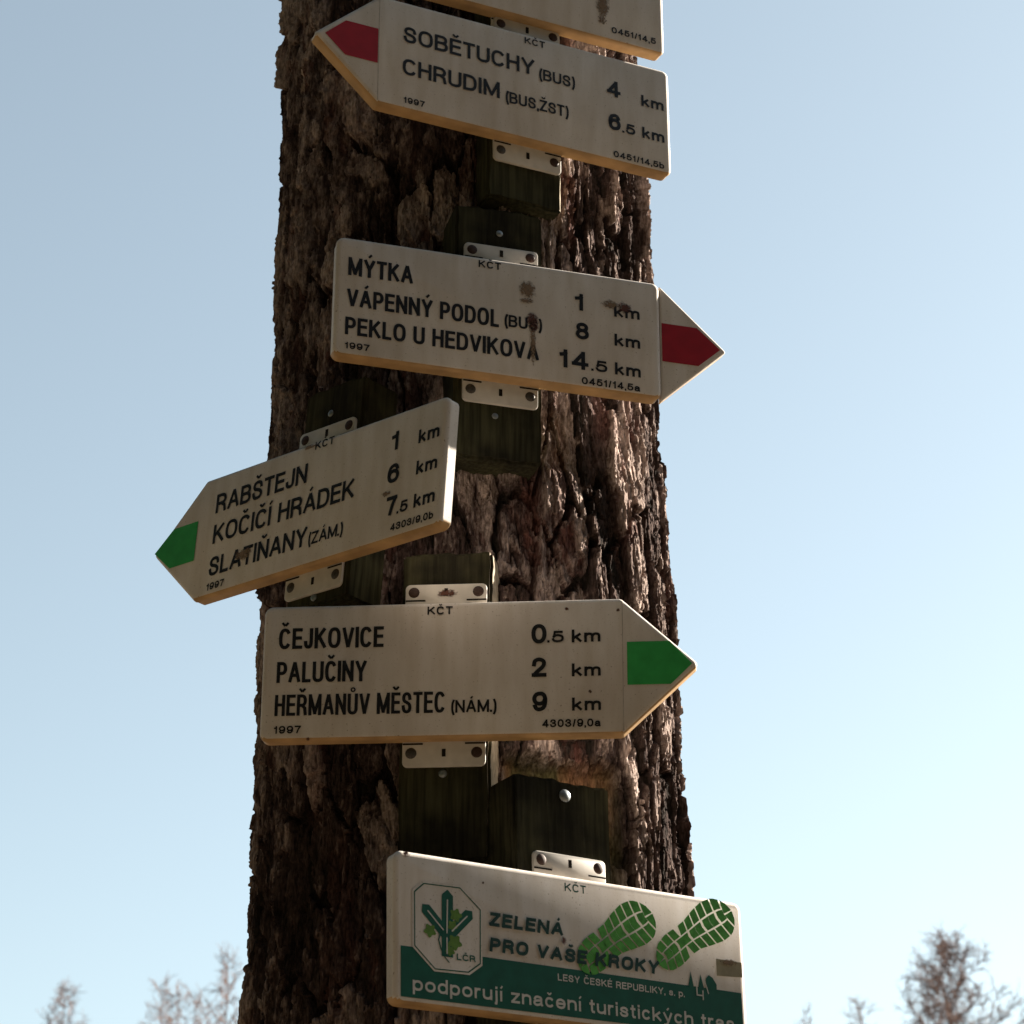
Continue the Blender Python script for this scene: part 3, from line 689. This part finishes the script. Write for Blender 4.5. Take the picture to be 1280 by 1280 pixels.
# topmost sign, only its lower right corner is in the picture
c24, s24 = math.cos(R(24.4)), math.sin(R(24.4))
S1 = sign(.0216 - .003 * c24 - .004 * s24, 2.6881 - .003 * s24 + .004 * c24, 1.8113 + .1895, 24.4, .05, .22, -1, 'topmost white sign, cut off by the frame, brown stain near its lower edge')
text('0451/14,5', 126, 192, -68.5, 9.8, S1, bold=.20)
stain(S1, 114, -27, 13, 30, M_brown, seed=3); stain(S1, 112, -52, 9, 9, M_brown, seed=4)
# SOBETUCHY, red arrow pointing left
S2 = sign(.0216, 2.6881, 1.8113, 24.4, .05, .22, -1, 'white arrow sign with red tip pointing left, listing SOBĚTUCHY and CHRUDIM')
for t, a, b_, y, h_ in (('SOBĚTUCHY', -174.5, 8.1, 18.6, 23), ('(BUS)', 14.9, 65.4, 15, 17), ('CHRUDIM', -175, -41.2, -30, 23), ('(BUS,ŽST)', -32.8, 55.5, -33, 17)):
    text(t, a, b_, y, h_, S2)
for t, a, b_, y, h_ in (('4', 112.7, 132.4, 17.6, 24.5), ('km', 163, 196, 15, 17), ('6', 113.8, 131.7, -33.8, 25), ('.5', 134, 152.7, -34.4, 15.5), ('km', 163, 195.5, -34.6, 17), ('1997', -172.7, -144.3, -72, 9), ('0451/14,5b', 120.3, 193.9, -75, 9.5), ('KČT', -5.8, 23.3, 65, 10)):
    text(t, a, b_, y, h_, S2, bold=.20)
flat('red_mark', [(-279.5, 2), (-252.3, 28.4), (-208.7, 28.4), (-208.7, -23), (-252, -23)], M_red, S2)
# MYTKA, red arrow pointing right
S3 = sign(-.0131, 2.6532, 1.4540, 16.06, -.29, .28, 1, 'white sign with red arrow pointing right, listing MÝTKA and two more places', True)
for t, a, b_, y, h_ in (('MÝTKA', -191.6, -111.3, 28, 23.8), ('VÁPENNÝ PODOL', -192, -2.7, -14.5, 23.2), ('(BUS)', 4.1, 50.8, -11.6, 16.5), ('PEKLO U HEDVIKOVA', -193, 47.7, -53, 22.8)):
    text(t, a, b_, y, h_, S3)
for t, a, b_, y, h_ in (('1', 93.6, 106, 25.2, 23.5), ('8', 94.7, 111.6, -14.8, 23.3), ('14', 73.5, 110.6, -56.8, 24.8), ('.5', 114.3, 134.8, -56.3, 15.4), ('1997', -192.4, -162.4, -71.9, 8.8), ('0451/14,5a', 101.8, 176.6, -76.2, 9.8), ('KČT', -29.4, -.9, 65.6, 10)):
    text(t, a, b_, y, h_, S3, bold=.20)
km(S3, (23.7, -16.9, -56.8), 144.6, 177.8, 16.8)
me_ = flat('red_mark', [(208.3, 27.5), (255, 27.5), (285, 1), (255.5, -26), (208.3, -26)], M_red, S3, -.0049)
for x, y, rx, rz, m, sd_ in ((33, 44, 15, 17, M_brown, 1), (39, 3, 11, 12, M_rust, 2), (41, -7, 9, 10, M_rust, 5), (158, 38, 12, 10, M_rust, 6), (32, 28, 12, 5, M_brown, 8), (40, -30, 5, 38, M_brown, 9), (140, 40, 16, 8, M_brown, 19)):
    stain(S3, x, y, rx, rz, m, seed=sd_)
# RABSTEJN, green arrow pointing left
S5 = sign(-.2311, 2.6688, 1.2160, -41.33, -2.5, 2.0, -1, 'white sign with green tip pointing left, listing RABŠTEJN, sticking out past the trunk')
for t, a, b_, y, h_ in (('RABŠTEJN', -181.2, -20.5, 29, 24.5), ('KOČIČÍ HRÁDEK', -180.4, 63.7, -12.2, 24.3), ('SLATIŇANY', -181.2, -10.5, -55.5, 24.2), ('(ZÁM.)', -7, 49.8, -56, 16)):
    text(t, a, b_, y, h_, S5)
for t, a, b_, y, h_ in (('1', 119.3, 132, 32, 24), ('6', 117.3, 136, -9.8, 24.2), ('7', 119.6, 136, -51.5, 24.4), ('.5', 137.4, 153.9, -51.8, 14.6), ('1997', -182, -150.6, -73.8, 9.3), ('4303/9,0b', 128.9, 196, -71.8, 9.3), ('KČT', -10.7, 21.7, 69.3, 10.4)):
    text(t, a, b_, y, h_, S5, bold=.20)
km(S5, (30, -9.7, -51.3), 163.3, 196, 17.3)
flat('green_mark', [(-289.5, 1), (-257.4, 27), (-212, 27), (-212, -26.4), (-257.1, -26.4)], M_green, S5)
stain(S5, 118, -22, 9, 5, M_brown, seed=12); stain(S5, -120, -40, 20, 10, M_brown, seed=14); stain(S5, -20, 76, 14, 4, M_brown, seed=15)
# CEJKOVICE, green arrow pointing right
S4 = sign(-.0812, 2.6498, .9967, -4.74, -.42, -2.2, 1, 'white sign with green tip pointing right, listing ČEJKOVICE and PALUČINY')
for t, a, b_, y, h_ in (('ČEJKOVICE', -187.7, -66.2, 28.1, 24), ('PALUČINY', -188.7, -85, -12.5, 24), ('HEŘMANŮV MĚSTEC', -189.4, 5.7, -52, 24), ('(NÁM.)', 12.6, 63.5, -52.4, 15)):
    text(t, a, b_, y, h_, S4)
for t, a, b_, y, h_ in (('0', 103.6, 120.8, 28, 23.5), ('.5', 121.9, 140.6, 28.8, 14), ('2', 103.9, 120.8, -12, 23.2), ('9', 104.6, 121.7, -52.8, 23.2), ('1997', -189.4, -158.3, -72.8, 9), ('4303/9,0a', 115.9, 181.6, -71.9, 9.4), ('KČT', -16.3, 12.9, 66, 9.8)):
    text(t, a, b_, y, h_, S4, bold=.20)
km(S4, (28.4, -12.3, -52.9), 149.6, 182.3, 15.5)
flat('green_mark', [(212.4, 27.6), (260.8, 27.6), (285.8, .2), (261.4, -23.6), (212.4, -23.6)], M_green, S4)
for x, y, r_, sd_ in ((144, 69, 3, 21), (203, 66, 3, 22), (170, -31, 3, 23), (-150, -80, 3, 24)): stain(S4, x, y, r_, r_, M_rust, seed=sd_)
# sponsor sign with green footprints
S6 = sign(.0708, 2.6455, .6724, 31.6, .75, 1.0, 0, 'lowest sign, white and dark green with green boot prints, reading ZELENÁ PRO VAŠE KROKY')
stretch[:] = [1.0191, -4.5]
text('KČT', -9.9, 17.5, 62.2, 9.2, S6, M_dgreen, .18)
flat('green_band', [(-211, -76.5), (218.5, -75.5), (218.5, -25), (150, -24.4), (-211, -23.2)], M_dgreen, S6, .0005)
octp = [(-195, 36.4), (-184, 46.5), (-140.5, 47.5), (-116, 26.7), (-117, -31.5), (-131.5, -42.5), (-171, -43.5), (-195, -21.6)]
def grow(pts, d):
    cx_ = sum(p[0] for p in pts) / len(pts); cy_ = sum(p[1] for p in pts) / len(pts)
    return [(cx_ + (x - cx_) * (1 + d / 40), cy_ + (y - cy_) * (1 + d / 45)) for x, y in pts]
flat('emblem_field', grow(octp, 2.6), M_panel, S6, .0009)
def ring(name, outer, inner, mat, parent, lift):
    n = len(outer); v = [(sx_(p[0]) * mm, -lift, p[1] * mm) for p in outer + inner]
    return link(name, mesh(name, v, [(k, (k + 1) % n, n + (k + 1) % n, n + k) for k in range(n)]), mat, parent)
ring('emblem_outline', grow(octp, .5), grow(octp, -.7), M_dgreen, S6, .0012)
def blade(x0, y0, x1, y1, wd):
    """needle blade: blunt at the start, pointed at the end"""
    d = Vector((x1 - x0, y1 - y0)); L = d.length; d.normalize(); n_ = Vector((-d.y, d.x)) * wd / 2; a = Vector((x0, y0)); e = a + d * (L - wd * .45); t = Vector((x1, y1))
    return [tuple(a + n_), tuple(a - n_), tuple(e - n_), tuple(t), tuple(e + n_)]
flats('emblem_fir', [blade(-156.5, -29, -155.7, 43.5, 13.5)], M_dgreen, S6, .0013)
flats('emblem_fir', [blade(-158, -5, -186, 24, 12.5), blade(-154, -5, -126, 24, 12.5)], M_dgreen, S6, .00125)
flats('emblem_vein', [blade(-157, -4, -156, 33, 1.5), blade(-157, -26, -157, -8, 1.5), blade(-161, -1, -180, 18, 1.5), blade(-151, -1, -132, 18, 1.5)], M_white, S6, .0017)
def lobed(cx_, cy_, r_, a0, n=22):
    return [(cx_ + r_ * (1 + .22 * math.cos(5 * t + a0)) * math.cos(t), cy_ + r_ * (1 + .22 * math.cos(5 * t + a0)) * math.sin(t)) for t in [2 * math.pi * k / n for k in range(n)]]
for cx_, cy_, r_, a0 in ((-146, 17, 6.5, 0), (-150, 5, 5.5, 1), (-177, -3.5, 6.5, 2), (-147.5, -12.5, 7.5, 1.3), (-153, -22, 5, 2.2)):
    flat('oak_leaf', lobed(cx_, cy_, r_, a0), M_yleaf, S6, .0015)
arc = [(-165, -2), (-167.5, -12), (-165, -21), (-160, -30), (-155, -35)]
ring_v = []
for i, p in enumerate(arc): ring_v.append(p)
flats('emblem_stem', [[arc[i], (arc[i][0] + 1.6, arc[i][1]), (arc[i + 1][0] + 1.6, arc[i + 1][1]), arc[i + 1]] for i in range(4)], M_dgreen, S6, .0014)
text('LČR', -145.5, -123, -31, 7, S6, M_dgreen, .2, .0016)
text('ZELENÁ', -106.2, -14.6, 10.6, 15.2, S6, M_ink, .25, .0020, slant=.13)
text('PRO VAŠE KROKY', -106.4, 107.2, -17, 15.2, S6, M_ink, .25, .0020, slant=.13)
text('LESY ČESKÉ REPUBLIKY, s. p.', -21.8, 141.3, -38.2, 7.6, S6, M_white, .18)
text('podporují značení turistických tras', -197.2, 206.2, -68.8, 15.2, S6, M_white, .17)
def foot(hx, hy, tx, ty, flip, W_s=1.0):
    d = Vector((tx - hx, ty - hy)); L = d.length; d.normalize(); n_ = Vector((-d.y, d.x))
    key = [(0, 0), (.03, 9), (.1, 15), (.22, 17.5), (.36, 16), (.48, 16.5), (.62, 20.5), (.75, 23), (.87, 21.5), (.95, 14.5), (.985, 8), (1, 0)]
    def hw(t):
        t = min(max(t, 0), 1)
        for (a, wa), (b_, wb) in zip(key, key[1:]):
            if t <= b_: return (wa + (wb - wa) * (t - a) / (b_ - a)) * W_s
        return 0
    curve = lambda t: flip * 4 * math.sin(math.pi * t)
    def P2(t, s):                                # s across in mm
        p = Vector((hx, hy)) + d * (t * L) + n_ * (s + curve(t)); return (p.x, p.y)
    polys = []; nrow = 11; gap = 1.7 / L
    for i in range(nrow):
        t0, t1 = i / nrow + gap / 2, (i + 1) / nrow - gap / 2
        sk = .035
        cols = [(-1, -.34), (-.26, .30), (.38, 1)] if i not in (0, nrow - 1) else [(-1, -.05), (.05, 1)]
        for (c0, c1) in cols:
            ts = []
            for (t, c) in ((t0, c0), (t0, (c0 + c1) / 2), (t0, c1), ((t0 + t1) / 2, c1), (t1, c1), (t1, (c0 + c1) / 2), (t1, c0), ((t0 + t1) / 2, c0)):
                tt = t + sk * (abs(c) - .3) * (1 if i > 3 else -1) + (.012 if -.3 < c < .35 and i % 2 else 0)
                tt = min(max(tt, .003), .997)
                ts.append(P2(tt, c * hw(tt)))
            polys.append(ts)
    return polys
for f_ in (foot(6, -22, 103, 52, 1, 1.13), foot(108, -5, 211, 69, 1, 1.1)):
    flats('boot_print', f_, M_lgreen, S6, .0012)
flats('tree_mark', [[(147, -26), (154.5, -26), (150.8, -8)], [(160, -26), (168, -26), (164, -10)], [(170, -26), (185, -26), (185, -19), (180, -12), (175, -9.5), (171, -14)]], M_dgreen, S6, .0008)
flats('tree_stroke', [[(157, -18), (158.6, -18), (158.6, -33), (157, -33)], [(157, -33), (166, -33), (166, -34.6), (157, -34.6)], [(165, -28), (166.5, -28), (166.5, -39), (165, -39)], [(168, -16), (169.3, -16), (174, -31), (172.6, -31)]], M_white, S6, .0012)
flat('sticker', [(186, 10.5), (221, 10), (221, -7), (186, -9)], M_tape, S6, .0009)
stain(S6, -14, 6, 5, 6, M_rust, seed=31, lift=.0024); stain(S6, -205, 76, 6, 5, M_rust, seed=32); stain(S6, -112, 57, 2, 2, M_rust, seed=33)
stain(S6, 203, 8, 16, 5, M_brown, seed=34, lift=.0024)
stretch[:] = [1.0, 0.0]
stain(S4, 4, 98, 16, 6, M_rust, seed=41, lift=-.0163)
for root, cx, tops in ((S1, 6, ((False, (1, 1)),)), (S2, 6, ((True, (1, 1)), (False, (0, 1)))), (S3, 4.5, ((True, (1, 1)), (False, (0, 0)))), (S5, -12, ((True, (1, 1)), (False, (0, 0)))), (S4, 3, ((True, (1, 1)), (False, (0, 1)))), (S6, 5, ((True, (1, 1)), (False, (1, 1))))):
    for top, ru in tops: tab(root, cx, top, ru)

# ------------------------------------------------------------------ mounting boards
def board(of, x0, x1, z0, z1, thick, label, nails, seed, dyaw=0, lit_edge=0):
    root = empty('mounting_board'); root.matrix_world = of.matrix_world @ Matrix.Translation(((x0 + x1) / 2 * mm, TH_, 0)) @ Matrix.Rotation(R(dyaw), 4, 'Z') @ Matrix.Translation((-(x0 + x1) / 2 * mm, -TH_ + abs(math.sin(R(dyaw))) * .045, 0))
    tag(root, label, 'board', 'dark wooden boards behind the signs')
    f0 = TH_ + .0012
    bm = bmesh.new(); bmesh.ops.create_cube(bm, size=1)
    for v in bm.verts:
        v.co = Vector(((x0 + x1) / 2 * mm + v.co.x * (x1 - x0) * mm, f0 + thick / 2 + v.co.y * thick, (z0 + z1) / 2 * mm + v.co.z * (z1 - z0) * mm))
    bmesh.ops.bevel(bm, geom=list(bm.edges), offset=.0035, segments=2, affect='EDGES')
    xr_ = x1 * mm
    if lit_edge:
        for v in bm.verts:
            if v.co.x > xr_ - .0045 and v.co.y < f0 + .004: v.co.y = max(v.co.y, f0 + lit_edge * (1 - (xr_ - v.co.x) / .0045))
    zs = [z0 * mm + (z1 - z0) * mm * k / 40 for k in range(1, 40)]
    for zz in zs: bmesh.ops.bisect_plane(bm, geom=bm.verts[:] + bm.edges[:] + bm.faces[:], plane_co=(0, 0, zz), plane_no=(0, 0, 1))
    for k in range(1, 12):
        bmesh.ops.bisect_plane(bm, geom=bm.verts[:] + bm.edges[:] + bm.faces[:], plane_co=((x0 + (x1 - x0) * k / 12) * mm, 0, 0), plane_no=(1, 0, 0))
    co = np.array([v.co[:] for v in bm.verts])
    dx = fbm(co[:, 0] * 6 + seed, co[:, 1] * 30, co[:, 2] * 30, 3) * .0022; dz = fbm(co[:, 0] * 70 + seed, co[:, 1] * 40, co[:, 2] * 3, 3) * .004
    endm = np.abs(co[:, 2] - (z0 + z1) / 2 * mm) > (z1 - z0) / 2 * mm - .005
    for v, a, b_, e_ in zip(bm.verts, dx, dz, endm):
        v.co.x += a
        v.co.y += abs(a) * .6 + .0002
        if e_: v.co.z += b_
    me = bpy.data.meshes.new('plank'); bm.to_mesh(me); bm.free()
    smooth_by_angle(me); pk = link('plank', me, M_wood, root); me.materials.append(M_woodlit)
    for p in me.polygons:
        if lit_edge and p.normal.x > .45 and p.center.x > xr_ - .012: p.material_index = 1  # sunlit strip painted on the right-hand faces only
    for nx, nz_, r_ in nails:
        o = disc('nail', nx * mm, nz_ * mm, f0, r_, M_nail, root, .4)
    return root
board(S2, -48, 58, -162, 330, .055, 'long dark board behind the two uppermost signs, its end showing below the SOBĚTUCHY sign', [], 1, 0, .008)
board(S3, -53, 58, -182, 166, .085, 'dark mossy board behind the MÝTKA sign, with a pale nail above the sign', [(3, 131, .0045), (-1, -124, .004)], 2)
board(S5, -60, 42, -124, 166, .06, 'narrow dark board behind the RABŠTEJN sign near the left edge of the trunk', [(-13, 128, .0045), (-12, -113, .005)], 3)
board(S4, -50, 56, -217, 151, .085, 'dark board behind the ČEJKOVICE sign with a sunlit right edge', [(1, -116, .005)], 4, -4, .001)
board(S6, -64, 64, -200, 197, .09, 'greenish dark board above the boot print sign with a big nail in it', [(4, 180, .0075)], 5)
